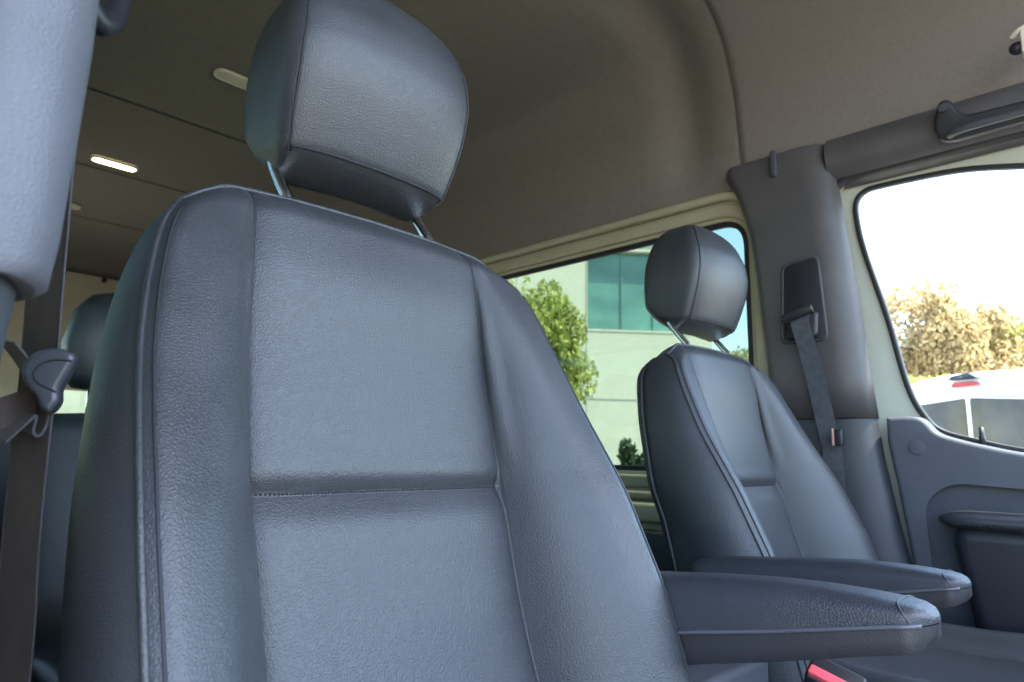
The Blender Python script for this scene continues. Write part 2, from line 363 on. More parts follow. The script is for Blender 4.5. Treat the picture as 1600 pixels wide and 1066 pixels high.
# white van parked beyond the driver's door, its tinted rear doors towards us
def parked_van():
    c = Vector(polar(1516, 9.4)); t_ = empty('parked_van', c); tag(t_, 'white high roof van parked with its tinted rear doors facing us', 'van')
    vd = Vector((c.x, c.y, 0)).normalized(); ang = math.atan2(vd.y, vd.x) - R(32)
    fw = Vector((math.cos(ang), math.sin(ang), 0)); sx = Vector((fw.y, -fw.x, 0))      # fw away from us, sx to our right
    fn = lambda s, z, d: c + sx*s + fw*d + Vector((0, 0, z))
    H = 2.58
    def sec(d, k=1.0, hh=H):
        prof = [(0, .32), (.86, .32), (.97, .5), (1.0, 1.1), (.98, 1.7), (.93, 2.1), (.88, hh-.26), (.80, hh-.1), (.62, hh-.035), (.3, hh-.005), (0, hh)]
        pts = [(q[0]*.98*k, q[1]) for q in prof]; full = pts + [(-q[0], q[1]) for q in pts[-2:0:-1]]
        return [fn(s, z, d) for s, z in full]
    rows = [sec(0, .97, H-.05), sec(.04, .99, H-.015), sec(.12), sec(2, 1), sec(4.2, 1), sec(4.6, .97, H-.15), sec(5.1, .95, 2.2), sec(5.7, .92, 1.4), sec(6.0, .85, 1.1)]
    obj('body', *grid(rows, True, True), M['white'], t_, auto=50)
    for s in (-1, 1):
        o_ = rounded([(s*.03, .95), (s*.88, .95), (s*.83, 2.2), (s*.03, 2.27)], [.03, .1, .14, .03])
        obj('rear_window', *plate(o_, [], .03, lambda a_, b_, w_: fn(a_, b_, w_-.012), .004), M['vglass'], t_)
        obj('tail_light', *plate(rounded([(s*.86, .9), (s*.93, .9), (s*.9, 1.45), (s*.84, 1.45)], .02), [], .03, lambda a_, b_, w_: fn(a_, b_, w_-.012), .004), M['brake'], t_)
    obj('brake_light', *plate(rounded([(-.16, 2.40), (.16, 2.41), (.12, 2.46), (-.12, 2.46)], .02), [], .09, lambda a_, b_, w_: fn(a_, b_, w_-.03), .01), M['brake'], t_)
    m_ = MB(); m_.add(*plate(rounded([(-.18, 2.49), (.18, 2.49), (.07, 2.56), (-.13, 2.54)], .015), [], .2, lambda a_, b_, w_: fn(a_, b_, w_+.02), .008)); m_.build('camera_hood', M['shell'], t_)
    obj('door_strip', *plate([(-.022, .5), (.022, .5), (.022, 2.36), (-.022, 2.36)], [], .02, lambda a_, b_, w_: fn(a_, b_, w_-.016), .004), M['white'], t_)
    for dd in (1.0, 4.6):
        for s in (-1, 1):
            rows = [[fn(s*q, .36+math.sin(k*math.pi/12)*.35*rf, dd+math.cos(k*math.pi/12)*.35*rf) for k in range(24)] for q, rf in ((.78, .9), (.8, 1), (.97, 1), (.985, .9))]
            obj('wheel', *grid(rows, True, True), M['tyre'], t_, auto=40)
parked_van()

# ================================================================== the van we look into
YC = .905                      # middle of the van
XR, XF = -5.76, 1.0             # rear doors, windscreen foot
FZ = -.95
wl = lambda y: (lambda u, v, w_: Vector((u, y+w_, v)))      # wall mapping: (x, z, depth) at this y
obj('floor', *box(XR, 1.5, -.03, 1.84, FZ-.06, FZ), M['floor'], smooth=False)['kind'] = 'structure'

# headliner: one lining from side to side, with a soft fold added for its shade where the cab begins
def headliner():
    half = [(.905, .775), (.90, .81), (.89, .88), (.88, .96), (.868, 1.04), (.853, 1.11), (.832, 1.17), (.80, 1.225), (.76, 1.268), (.71, 1.30), (.65, 1.32), (.56, 1.331), (.40, 1.335), (.2, 1.336), (0, 1.336)]
    def prof(x, dz=0):
        k = math.exp(-((x+.985)/.085)**2)  # added valley across the lining, shaped to give a dark band
        pts = []
        for (yy, z) in half:
            q = k*.04*min(1, max(0, (z-.82)/.1))
            back = 1/(1+math.exp((x+1.02)/.05)); g_ = .030*back*math.exp(-((yy-.80)/.07)**2)*(1 if z > 1.1 else 0)   # hollow added along the roof corner to make a soft dark band
            pts.append((yy + q*(1 if yy > .5 else 0) + g_, z + (q*.7 if z > 1.0 else 0)+g_+dz))
        full = [(YC+yy, z) for yy, z in pts] + [(YC-yy, z) for yy, z in pts[-2::-1]]
        return [Vector((x, yy, z)) for yy, z in full]
    xs = [-5.75, -5.6, -5.5] + [-5.4+.1*i for i in range(40)] + [-1.4+.03*i for i in range(21)]
    rows = []
    for x in xs:
        dz = -.05*max(0, (-x-5.45)/.3)
        rows.append(prof(x, dz))
    o = obj('ceiling', *grid(rows), M['headliner']); o['kind'] = 'structure'
    sol = o.modifiers.new('thick', 'SOLIDIFY'); sol.thickness = .012; sol.offset = 0
    # cab part of the lining, a hair lower, reaching over the windscreen
    rows = []
    for x in [-.815, -.812] + [-.79+.06*i for i in range(23)]:
        pr = prof(x); k = .006 if x > -.813 else -.004
        drop = 0 if x < .1 else (x-.1)**2*.55
        rows.append([v+Vector((0, (-k if v.y > YC else k)*(1 if abs(v.y-YC) > .5 else 0), -k*(1 if v.z > 1 else 0)-drop*max(0, min(1, (v.z-.8)/.3)))) for v in pr])
    c2 = obj('cab_lining', *grid(rows), M['headliner2'], o)
    sol = c2.modifiers.new('thick', 'SOLIDIFY'); sol.thickness = .006; sol.offset = 0
    for x in (-2.76, -3.57, -4.43):
        pr = prof(x); s = MB()
        V, Fc = grid([[v+Vector((-.005, 0, -.009)) for v in pr[9:-9]], [v+Vector((.005, 0, -.009)) for v in pr[9:-9]]]); s.add(V, Fc)
        s.build('seam', M['cove'], o)
    return o
headliner()
# roof skin over the lining, so no light leaks in
rf = MB(); rf.add(*box(XR-.05, .75, -.04, 1.85, 1.365, 1.39)); rf.add(*box(XR-.05, .75, 1.84, 1.86, .8, 1.365)); rf.add(*box(XR-.05, .75, -.05, -.03, .8, 1.365))
o = rf.build('roof', M['white'], smooth=False); o['kind'] = 'structure'

# side walls (painted metal) with window openings
WIN = rounded([(-1.98, -.05), (-.815, -.05), (-.815, .705), (-1.98, .705)], [.06, .09, .09, .06], 8)
def win_at(dx, w_=1.16): return rounded([(-.815+dx-w_, -.05), (-.815+dx, -.05), (-.815+dx, .705), (-.815+dx-w_, .705)], .08, 8)
wins = [WIN, win_at(-1.36), win_at(-2.72)]
door_gap = rounded([(-.535, -.92), (.90, -.92), (.90, .2), (.55, .735), (-.575, .735)], [.05, .05, .1, .1, .07], 8)
V, Fc = plate([(XR, -1.0), (1.3, -1.0), (1.3, .05), (.75, .85), (XR, .85)], wins+[door_gap], .03, wl(1.83), .004)
o = obj('wall_left', V, Fc, M['cream'], auto=40); o['kind'] = 'structure'
gap_near = rounded([(-.42, -.92), (.90, -.92), (.90, .2), (.55, .80), (-.42, .80)], [.05, .05, .1, .1, .05], 8)
V, Fc = plate([(XR, -1.0), (1.3, -1.0), (1.3, .05), (.75, .85), (XR, .85)], wins+[gap_near], .03, wl(-.02), .004)
o = obj('wall_right', V, Fc, M['cream'], auto=40); o['kind'] = 'structure'
rw = [rounded([(.10, .225), (.70, .225), (.70, .40), (.10, .40)], .05), rounded([(1.05, .225), (1.71, .225), (1.71, .40), (1.05, .40)], .05)]
V, Fc = plate([(-.04, -1.0), (1.85, -1.0), (1.85, 1.38), (-.04, 1.38)], rw, .04, lambda u, v, w_: Vector((XR+w_, u, v)), .004)
bw = obj('wall_back', V, Fc, M['cream'], auto=40); bw['kind'] = 'structure'
s = MB()
for y in (1.05, 1.32): s.add(*tube([(XR+.02, y, 1.258), (XR+.034, y, 1.258)], .019, 10))
s.build('screw', M['black'], bw)
obj('lining', *box(XR+.024, XR+.05, .0, 1.8, FZ+.01, .215, .01), M['black'], bw, auto=50)
for q in rw: obj('window', *plate(offset_poly(q, .01), [], .006, lambda u, v, w_: Vector((XR-.01+w_, u, v))), M['tint'], bw, smooth=False)

# side windows of the passenger room
def side_window(outl, y, label, sgn=1):
    xs = [q[0] for q in outl]; t_ = empty('side_window', ((min(xs)+max(xs))/2, y, min(q[1] for q in outl))); tag(t_, label, 'window', 'side windows of the passenger room')
    obj('pane', *plate(offset_poly(outl, .012), [], .005, wl(y+.005*sgn)), M['tint'], t_, smooth=False)
    rb = offset_poly(outl, -.016)
    obj('rubber_seal', *plate(offset_poly(outl, .008), [rb], .016, wl(y-.014*sgn), .003), M['rubber'], t_, auto=40)
    # stepped painted frame standing in from the wall
    fr = MB(); fr.add(*plate(offset_poly(outl, .052), [offset_poly(outl, .012)], .02, wl(y-.028*sgn), .008, 4))
    fr.add(*plate(offset_poly(outl, .088), [offset_poly(outl, .06)], .034, wl(y-.035*sgn), .012, 4))
    fr.build('frame', M['cream'], t_, auto=50); return t_
side_window(WIN, 1.84, 'tinted side window behind the driver seat looking onto the cream building')
side_window(wins[1], 1.84, 'second tinted window on the far side, hidden mostly by the passenger seat')
side_window(wins[2], 1.84, 'rearmost tinted window on the far side of the van')
for q, lab in ((WIN, 'tinted window right behind the near door pillar'), (wins[1], 'second tinted window of the near side wall')):
    side_window(q, -.03, lab, -1)
# lower wall trim below the window: stepped ledge then dark lining
lt = empty('wall_trim', (-1.3, 1.8, FZ)); tag(lt, 'grey ledge and dark lining on the wall below the far side window', 'wall trim')
m_ = MB(); m_.add(*box(XR+.1, -.80, 1.775, 1.812, -.205, -.145, .012)); m_.build('ledge', M['cream'], lt, auto=50)
m_ = MB(); m_.add(*box(XR+.1, -.80, 1.74, 1.81, FZ+.01, -.225, .015)); m_.build('lining', M['black'], lt, auto=50)
ln = empty('wall_lining', (-3, .03, FZ)); tag(ln, 'dark lining low on the near side wall behind the door pillar', 'wall lining')
obj('panel', *box(XR+.1, -.50, .0, .05, FZ+.01, -.10, .015), M['black'], ln, auto=50)

# ------------------------------------------------------------------ ceiling lamps
def lamp(x, y, mat, label):
    t_ = empty('ceiling_lamp', (x, y, 1.33)); tag(t_, label, 'ceiling lamp', 'oblong lamps in the van ceiling')
    shape = rounded([(y-.094, x-.03), (y+.094, x-.03), (y+.094, x+.03), (y-.094, x+.03)], .029)
    f_ = lambda zc: (lambda u, v, w_: Vector((v, u, zc+w_)))
    obj('rim', *plate(offset_poly(shape, .006), [offset_poly(shape, -.003)], .012, f_(1.322), .003), M['lamp_rim'], t_, auto=50)
    obj('diffuser', *plate(offset_poly(shape, -.004), [], .010, f_(1.322), .003), mat, t_, auto=50)
lamp(-2.28, .885, M['lamp_off'], 'unlit oblong ceiling lamp next to the passenger head restraint')
lamp(-3.435, .775, M['lamp_on'], 'glowing oblong ceiling lamp, the only lit one')
lamp(-4.25, .72, M['lamp_off'], 'rearmost oblong ceiling lamp beside the near pillar')

# ------------------------------------------------------------------ seats
ZB = -.345
xc_f = spl([(-.42, -.425), (-.345, -.45), (-.19, -.515), (-.13, -.535), (-.086, -.547), (-.04, -.561), (.03, -.580), (.08, -.592), (.115, -.5985), (.18, -.604), (.22, -.612), (.27, -.622)])
xb_f = spl([(-.42, -.335), (-.345, -.352), (-.236, -.380), (-.15, -.408), (-.04, -.461), (.065, -.526), (.11, -.549), (.152, -.570), (.2, -.592), (.24, -.612), (.27, -.622)])
w_f = spl([(-.42, .262), (-.2, .266), (-.05, .265), (0, .262), (.07, .256), (.12, .249), (.15, .243), (.18, .236), (.2, .230), (.22, .218), (.238, .198), (.25, .192), (.27, .19)])
c_f = spl([(-.42, .145), (-.19, .147), (-.04, .151), (.03, .152), (.115, .1525), (.16, .149), (.2, .147), (.262, .143)])
xk_f = spl([(-.42, -.56), (-.2, -.59), (-.1, -.615), (-.04, -.64), (.1, -.670), (.2, -.685), (.27, -.69)])
def ztop(y):
    return interp([(0, .263), (.08, .261), (.145, .257), (.165, .252), (.185, .242), (.198, .230), (.27, .2)], abs(y))
def front_point(u, t_, yc, rng=None):
    """u -1..1 across (piping to piping), t 0..1 up"""
    zt0 = ztop(u*.198); z = ZB + (zt0-ZB)*t_; hw = w_f(z + (0.262-zt0)*0.0); c = c_f(z)
    # columns: |u| < .56 is the middle panel
    au = abs(u); sg = 1 if u >= 0 else -1; K = .56
    if au <= K:
        y = sg*c*(au/K); x = xc_f(z)
        e = 1-au/K                                   # distance from the seam
        x += .010*(1-math.exp(-e*9)) - .006            # soft cushion roundness into the seam
        x += .007*math.sin(math.pi*min(1, max(0, (z-.0)/.25)))*(1-(au/K)**2)
        dz = z+.0405
        x -= .0085*math.exp(-(dz/(.013 if dz > 0 else .018))**2) + .003*math.exp(-abs(dz)/.003)
    else:
        s = (au-K)/(1-K); y = sg*(c+(hw-c)*s); x0 = xc_f(z)-.006; xb = xb_f(z)
        g = 1-(1-s)**2.5; mid = math.sin(math.pi*min(1, max(0, (z+.02)/.25)))
        x = x0 + (xb-x0)*g + .004*math.exp(-((s-.16)/.16)**2)*(1-math.exp(-s*14)) + .011*mid*math.exp(-((s-.35)/.3)**2)*(1-math.exp(-s*9))
        x -= .010*max(0, s-.86)**2/.02
        if s < .12: y -= sg*.0055*mid*math.sin(math.pi*s/.12)      # the bolster leans a little over the panel
    # round over the top edge
    if t_ > .955: q = (t_-.955)/.045; x -= .020*q*q
    return Vector((x, yc+y, z))
def make_seat(yc, arm_side, label, name='front_seat'):
    t_ = empty(name, (-.42, yc, FZ)); tag(t_, label, 'seat', 'front seats')
    # leather front of the backrest
    us = sorted(set([round(v, 4) for v in list(np.linspace(-1, 1, 81)) + [sg*(.56+d) for sg in (-1, 1) for d in (-.03, -.02, -.01, -.004, 0, .004, .01, .02, .03, .05)]]))
    ts = list(np.linspace(0, .42, 34))[:-1] + list(np.linspace(.42, .58, 44))[:-1] + list(np.linspace(.58, .93, 34))[:-1] + list(np.linspace(.93, 1, 12))
    rows = [[front_point(u, tt, yc) for u in us] for tt in ts]
    br = obj('backrest', *grid(rows), M['leather'], t_)
    # side panels and top, from the piping back to the shell
    def outline(n=90):
        L = [front_point(-1, v, yc) for v in np.linspace(0, 1, n)]; T = [front_point(u, 1, yc) for u in np.linspace(-1, 1, 50)][1:-1]
        xs_ = [P.x for P in T]; k9 = np.ones(9)/9; xs_ = np.convolve(np.pad(xs_, 4, mode='edge'), k9, 'valid')
        for P, q in zip(T, xs_): P.x = float(q)
        Rr = [front_point(1, v, yc) for v in np.linspace(1, 0, n)]; return L+T+Rr
    ol = outline(); rows = []
    cz = Vector((0, yc, 0))
    nq = 16
    for i in range(nq+1):
        q = i/nq; row = []
        for P in ol:
            xk = xk_f(P.z)
            out = Vector((0, P.y-yc, 0)); out = out/max(.001, abs(P.y-yc))
            side = min(1, abs(P.y-yc)/.2)
            top = max(0, (P.z-.14)/.12); top = min(1, top)
            bul = interp([(-.3, .027), (-.1, .025), (.07, .016), (.17, .009), (.24, .003)], P.z)*math.sin(math.pi*min(1, q*1.0)**.8) - .008*q*q*q
            x = P.x + (xk-P.x)*q
            row.append(Vector((x, P.y+out.y*bul*side**2*(1-top*.4), P.z+(bul*.6-.012*q)*top - .01*q*q*top)))
        rows.append(row)
    obj('side_panel', *grid(rows), M['leather'], t_)
    # moulded shell closing the back
    edge = rows[-1]; sh = MB(); r_ = [edge]
    for k, (ins, dx) in enumerate(((.0, -.01), (.02, -.022), (.06, -.03), (.16, -.035))):
        r_.append([Vector((P.x+dx, yc+(P.y-yc)*(1-ins*2), P.z-(P.z-0)*ins*1.0)) for P in edge])
    V, Fc = grid(r_); sh.add(V, Fc); last = r_[-1]; n = len(last)
    sh.add([v for v in last], [[i, i+1, n-2-i, n-1-i] for i in range(n//2-1)])
    sh.build('back_shell', M['shell'], t_)
    rim = tube([P+Vector((-.002, (0.004 if P.y > yc else -.004), 0)) for P in edge], .003, 8); obj('shell_rim', *rim, M['shell'], t_)
    # piping: a rolled edge and the stitched groove beside it
    pts = [P+Vector((-.0005, (.0015 if P.y > yc else -.0015)*min(1, abs(P.y-yc)/.19)**4, 0)) for P in ol]
    pp = obj('piping', *tube(pts, .0028, 10), M['leather'], t_)
    g = []
    for v in np.linspace(0, .955, 110): g.append(front_point(-.975, v, yc)+Vector((.0004, 0, 0)))
    obj('seam', *tube(g, .0013, 6), M['seam'], br)
    g = [front_point(.975, v, yc)+Vector((.0004, 0, 0)) for v in np.linspace(0, .955, 110)]
    obj('seam', *tube(g, .0013, 6), M['seam'], br)
    for sg in (-1, 1):
        obj('seam', *tube([front_point(sg*.56, v, yc)+Vector((.0002, 0, 0)) for v in np.linspace(0, .995, 150)], .0014, 6), M['seam'], br)
    # stitched cross seam
    tcross = (-.0405-ZB)/(ztop(0)-ZB)
    def zat(u): return (-.0405-ZB)/(ztop(u*.198)-ZB)
    obj('seam', *tube([front_point(u, zat(u), yc)+Vector((.0001, 0, 0)) for u in np.linspace(-.555, .555, 60)], .0006, 6), M['seam'], br)
    stt = MB(); k = 78
    for i in range(k):
        u = -.545+1.09*i/(k-1); P = front_point(u, zat(u), yc)+Vector((.0012, 0, .0003)); stt.add(*tube([P+Vector((-.0005, -.0011, .0003)), P+Vector((-.0005, .0011, -.0003))], .0012, 6))
    stt.build('stitching', M['seam'], br)
    # head restraint
    hr = obj('head_restraint', *head_mesh(yc), M['leather'], t_)
    for sg in (-1, 1):
        zz_ = [.318+.225*i/40 for i in range(41)]
        pts = [head_ring(z, yc)[HC[sg]]+Vector((.0006, sg*.0006, 0)) for z in zz_]
        obj('seam', *tube(pts, .0013, 6), M['seam'], hr)
    rb = head_ring(.322, yc); n_ = len(rb)
    i0, i1 = HC[-1], HC[1]
    idx = list(range(i0, n_))+list(range(0, i1+1)) if i0 > i1 else list(range(i0, i1+1))
    obj('seam', *tube([rb[i]+Vector((.0006, 0, 0)) for i in idx], .0013, 6), M['seam'], hr)
    for sg in (-1, 1):   # corner seam running under
        c0 = rb[HC[sg]]; obj('seam', *tube([c0, c0+Vector((-.022, sg*-.004, -.0115)), c0+Vector((-.045, sg*-.010, -.0135))], .0012, 6), M['seam'], hr)
    for sg in (-1, 1):
        y = yc+sg*.098
        po = obj('post', *tube(smoothpts([(-.700, y, .345), (-.692, y, .318), (-.668, y, .286), (-.650, y, .262), (-.64, y, .22)], 6), .0072, 14), M['chrome'], t_)
    for sg in (-1, 1):
        y = yc+sg*.098; obj('post_sleeve', *tube([(-.650, y, .246), (-.652, y, .262)], .0115, 14), M['shell'], t_)
    # seat cushion
    rows = []; x0, x1 = -.47, .03
    for i in range(31):
        fx = i/30; x = x0+(x1-x0)*fx; row = []
        nose = max(0, (fx-.82)/.18)
        for j in range(61):
            v = -1+2*j/60; hw = .27-.02*nose**2
            av = abs(v); top = -.315 - .02*math.sin(math.pi*min(1, fx*1.1))
            zv = top + (.035*math.exp(-((av-.80)/.13)**2)) - .006*math.exp(-((av-.57)/.02)**2) - (.10*((av-.9)/.1)**2 if av > .9 else 0) - .07*nose**2.2
            row.append(Vector((x, yc+v*hw, zv)))
        rows.append(row)
    for dz in (.05, .1): rows.append([Vector((x1+.006-dz*.1, q.y, q.z*0-.415-dz)) for q in rows[-1]])
    V, Fc = grid(rows); cu = MB(); cu.add(V, Fc)
    for sg in (-1, 1):
        e = [r_[0 if sg < 0 else -1] for r_ in rows[:31]]; cu.add(*grid([e, [Vector((q.x, q.y+sg*.002, -.46)) for q in e], [Vector((q.x, q.y-sg*.01, -.52)) for q in e]]))
    cu.build('cushion', M['leather'], t_, auto=60)
    bs = MB(); bs.add(*box(-.50, -.02, yc-.24, yc+.24, -.60, -.43, .02)); bs.add(*box(-.48, -.06, yc-.21, yc+.21, FZ, -.60, .01))
    bs.build('seat_base', M['shell'], t_, auto=50)
    # armrest on the inner side
    ya = yc + arm_side*.295; armrest(t_, ya)
    obj('recliner_cover', *box(-.56, -.42, yc+arm_side*.262-.012, yc+arm_side*.262+.012, -.40, -.23, .01), M['shell'], t_, auto=50)
    return t_
HXF = spl([(.326, -.634), (.36, -.619), (.40, -.605), (.44, -.598), (.48, -.602), (.52, -.618), (.545, -.637), (.56, -.660), (.568, -.69)])
def head_ring(z, yc):
    xf = HXF(z) if z > .335 else interp([(.30, -.690), (.308, -.664), (.315, -.648), (.321, -.638), (.326, -.634), (.36, -.617), (.40, -.601), (.44, -.596), (.48, -.602), (.52, -.618), (.545, -.637), (.56, -.660), (.568, -.69)], z)
    xk = interp([(.30, -.715), (.308, -.726), (.322, -.735), (.36, -.756), (.41, -.758), (.46, -.754), (.50, -.744), (.53, -.730), (.55, -.714), (.56, -.706), (.568, -.695)], z)
    a_ = interp([(.30, .095), (.308, .106), (.315, .111), (.322, .117), (.35, .1225), (.39, .1265), (.43, .128), (.47, .125), (.505, .116), (.53, .104), (.548, .084), (.56, .055), (.568, .02)], z)
    n = 96; out = []; xm = (xf+xk)/2; b_ = (xf-xk)/2
    for k in range(n):
        th = 2*math.pi*k/n; c, s = math.cos(th), math.sin(th); e = 2/6.5
        X = b_*math.copysign(abs(c)**e, c); Y = a_*math.copysign(abs(s)**e, s)
        X += (.014 if X > 0 else .02)*(1-(Y/max(a_, .001))**2)*(X/max(b_, .001))*min(1, a_/.1)  # faces crown outwards
        taper = 1 - .06*(1-(X/b_+1)/2)                # narrower towards the back
        back = (1-X/b_)/2 if b_ else 0
        out.append(Vector((xm+X, yc+Y*taper, z+.022*max(0, min(1, back))*max(0, 1-(z-.30)/.07))))
    return out
HC = {1: 12, -1: 96-12}
def head_mesh(yc):
    zs = [.300, .302, .305, .309, .314, .319, .324] + [.33+.012*i for i in range(16)] + [.520, .528, .536, .543, .549, .554, .559, .563, .566, .568]
    f_z = [head_ring(z, yc) for z in zs]
    V, Fc = grid(f_z, True, False); n = 96
    # close bottom and top with shrinking rings
    m_ = MB(); m_.add(V, Fc)
    b0 = f_z[0]; c = sum(b0, Vector())/n
    m_.add(*grid([b0]+[[c+(q-c)*k+Vector((0, 0, dz)) for q in b0] for k, dz in ((.9, -.0015), (.6, -.002), (.2, -.002), (.01, -.002))], True))
    t0 = f_z[-1]; c = sum(t0, Vector())/n
    m_.add(*grid([t0]+[[c+(q-c)*k+Vector((0, 0, .0005)) for q in t0] for k in (.6, .2, .01)], True))
    return m_.V, m_.F
def armrest(parent, yc):
    """padded lid over a moulded lower half, tapering forward"""
    # (x, top, trim line, bottom)
    P = [(-.575, -.168, -.214, -.240), (-.56, -.153, -.212, -.250), (-.53, -.146, -.210, -.252), (-.48, -.140, -.204, -.243), (-.42, -.134, -.194, -.230), (-.36, -.128, -.182, -.214), (-.30, -.1235, -.170, -.1995), (-.25, -.1225, -.159, -.186), (-.21, -.1235, -.150, -.175), (-.185, -.1255, -.1445, -.169), (-.172, -.1275, -.1425, -.165), (-.164, -.1305, -.1415, -.160), (-.158, -.1365, -.1408, -.152)]
    w0 = .033
    def at(x):
        return [float(np.interp(x, [q[0] for q in P], [q[k] for q in P])) for k in (1, 2, 3)]
    xs = list(np.linspace(-.575, -.19, 44))+[-.1815+.0233*math.sin(q) for q in np.linspace(-.1, math.pi/2, 22)]
    def wid(x): return w0*min(1, math.sqrt(max(.004, 1-max(0, (x+.1815)/.0235)**2)))*min(1, math.sqrt(max(.05, 1-max(0, (-.545-x)/.032)**2)))
    ar = empty('armrest', Vector((-.5, yc, -.2))-wpos(parent)); ar.parent = parent
    up, lo = [], []
    for x in xs:
        zt, zm, zb = at(x); ww = wid(x); row = []
        if zt-zm < .004: zt = zm+.004
        hh = zt-zm
        for k in range(25):
            th = math.pi*k/24; c, s_ = math.cos(th), math.sin(th)
            Y = ww*math.copysign(abs(c)**.38, c); Zv = zm + hh*(abs(s_)**.5)
            Y *= 1-.35*max(0, (Zv-zm)/hh-.66)       # shoulder crease, the lid is narrower above it
            row.append(Vector((x, yc+Y, Zv)))
        up.append(row)
        lo.append([Vector((x, yc+ww*.97*a_, b_)) for a_, b_ in ((1, zm-.001), (1, zm+(zb-zm)*.5), (.98, zb+.006), (.90, zb), (0, zb-.001), (-.90, zb), (-.98, zb+.006), (-1, zm+(zb-zm)*.5), (-1, zm-.001))])
    V, Fc = grid(up); m_ = MB(); m_.add(V, Fc); m_.add(*grid([[v for v in up[0]], [Vector((v.x-.001, yc, at(-.575)[1])) for v in up[0]]])); m_.add(*grid([[v for v in up[-1]], [Vector((v.x+.001, yc, at(-.158)[1])) for v in up[-1]]]))
    pad = m_.build('pad', M['leather_arm'], ar)
    V, Fc = grid(lo); m_ = MB(); m_.add(V, Fc); m_.add([v for v in lo[0]], [list(range(9))]); m_.add([v for v in lo[-1]], [list(range(9))]); m_.build('lower_half', M['armlow'], ar, auto=50)
    tr = MB()
    for sg in (-1, 1): tr.add(*tube([Vector((x, yc+sg*(wid(x)*1.0+.0005), at(x)[1])) for x in xs if x < -.166], .0022, 8))
    tr.build('trim_strip', M['armtrim'], ar)
    # cap seam at the nose
    st = []
    for k in range(21):
        th = math.pi*k/20; c, s_ = math.cos(th), math.sin(th); x = -.186+.012*(1-s_)
        zt, zm, zb = at(x); st.append(Vector((x+.0, yc+wid(x)*math.copysign(abs(c)**.38, c)*1.01*(1-.35*max(0, abs(s_)**.5-.66)), zm+(zt-zm)*abs(s_)**.5*1.0+.0003)))
    obj('seam', *tube(st, .0008, 6), M['leather_arm'], pad)
M['armlow'] = plain('armrest_plastic', (.020, .020, .024), .5, grain=(600, .5, .0007))
M['armtrim'] = plain('armrest_trim', (.07, .075, .09), .35)
near = make_seat(.41, 1, 'large grey leather passenger seat filling the foreground')
far = make_seat(.41, -1, 'grey leather driver seat in front of the side window')
far.location = far.location + Vector((-.083, .99, -.023))
for q in far.children:
    if q.name.startswith('armrest'): q.location.x += .034; q.location.z -= .004      # set further forward than the passenger's

# rear bench seats
def rear_seat(x, y, label):
    t_ = empty('rear_seat', (x, y, FZ)); tag(t_, label, 'seat', 'rear passenger seats')
    def loft(prof, n=40, e=.45):
        rows = []
        for (z, hw, xf, xk) in prof:
            rows.append([Vector((x+(xf+xk)/2+(xf-xk)/2*math.copysign(abs(math.cos(2*math.pi*k/n))**e, math.cos(2*math.pi*k/n)), y+hw*math.copysign(abs(math.sin(2*math.pi*k/n))**e, math.sin(2*math.pi*k/n)), z)) for k in range(n)])
        return grid(rows, True, True)
    obj('backrest', *loft([(-.50, .2, .10, 0), (-.3, .205, .09, -.03), (-.1, .205, .05, -.06), (.03, .2, .01, -.08), (.06, .19, 0, -.08), (.073, .17, -.02, -.07), (.078, .10, -.03, -.06)]), M['rear_leather'], t_)
    obj('head_restraint', *loft([(.135, .10, 0, -.07), (.14, .135, .02, -.09), (.17, .16, .03, -.1), (.25, .165, .035, -.1), (.33, .15, .02, -.09), (.37, .12, 0, -.08), (.385, .08, -.02, -.06), (.39, .03, -.03, -.05)]), M['rear_leather'], t_)
    for s in (-1, 1): obj('post', *tube([(x-.03, y+s*.095, .06), (x-.035, y+s*.095, .15)], .008), M['chrome'], t_)
    obj('cushion', *box(x-.02, x+.48, y-.2, y+.2, -.56, -.42, .04, 4), M['rear_leather'], t_)
    m_ = MB(); m_.add(*box(x, x+.42, y-.16, y+.16, FZ, -.56, .01)); m_.build('seat_base', M['shell'], t_, auto=50)
rear_seat(-1.85, .53, 'dark rear passenger seat peeking out between the belt and the front seat')
rear_seat(-1.85, .96, 'middle seat of the rear row hidden behind the passenger seat')
rear_seat(-1.85, 1.39, 'rear row seat under the far side window')

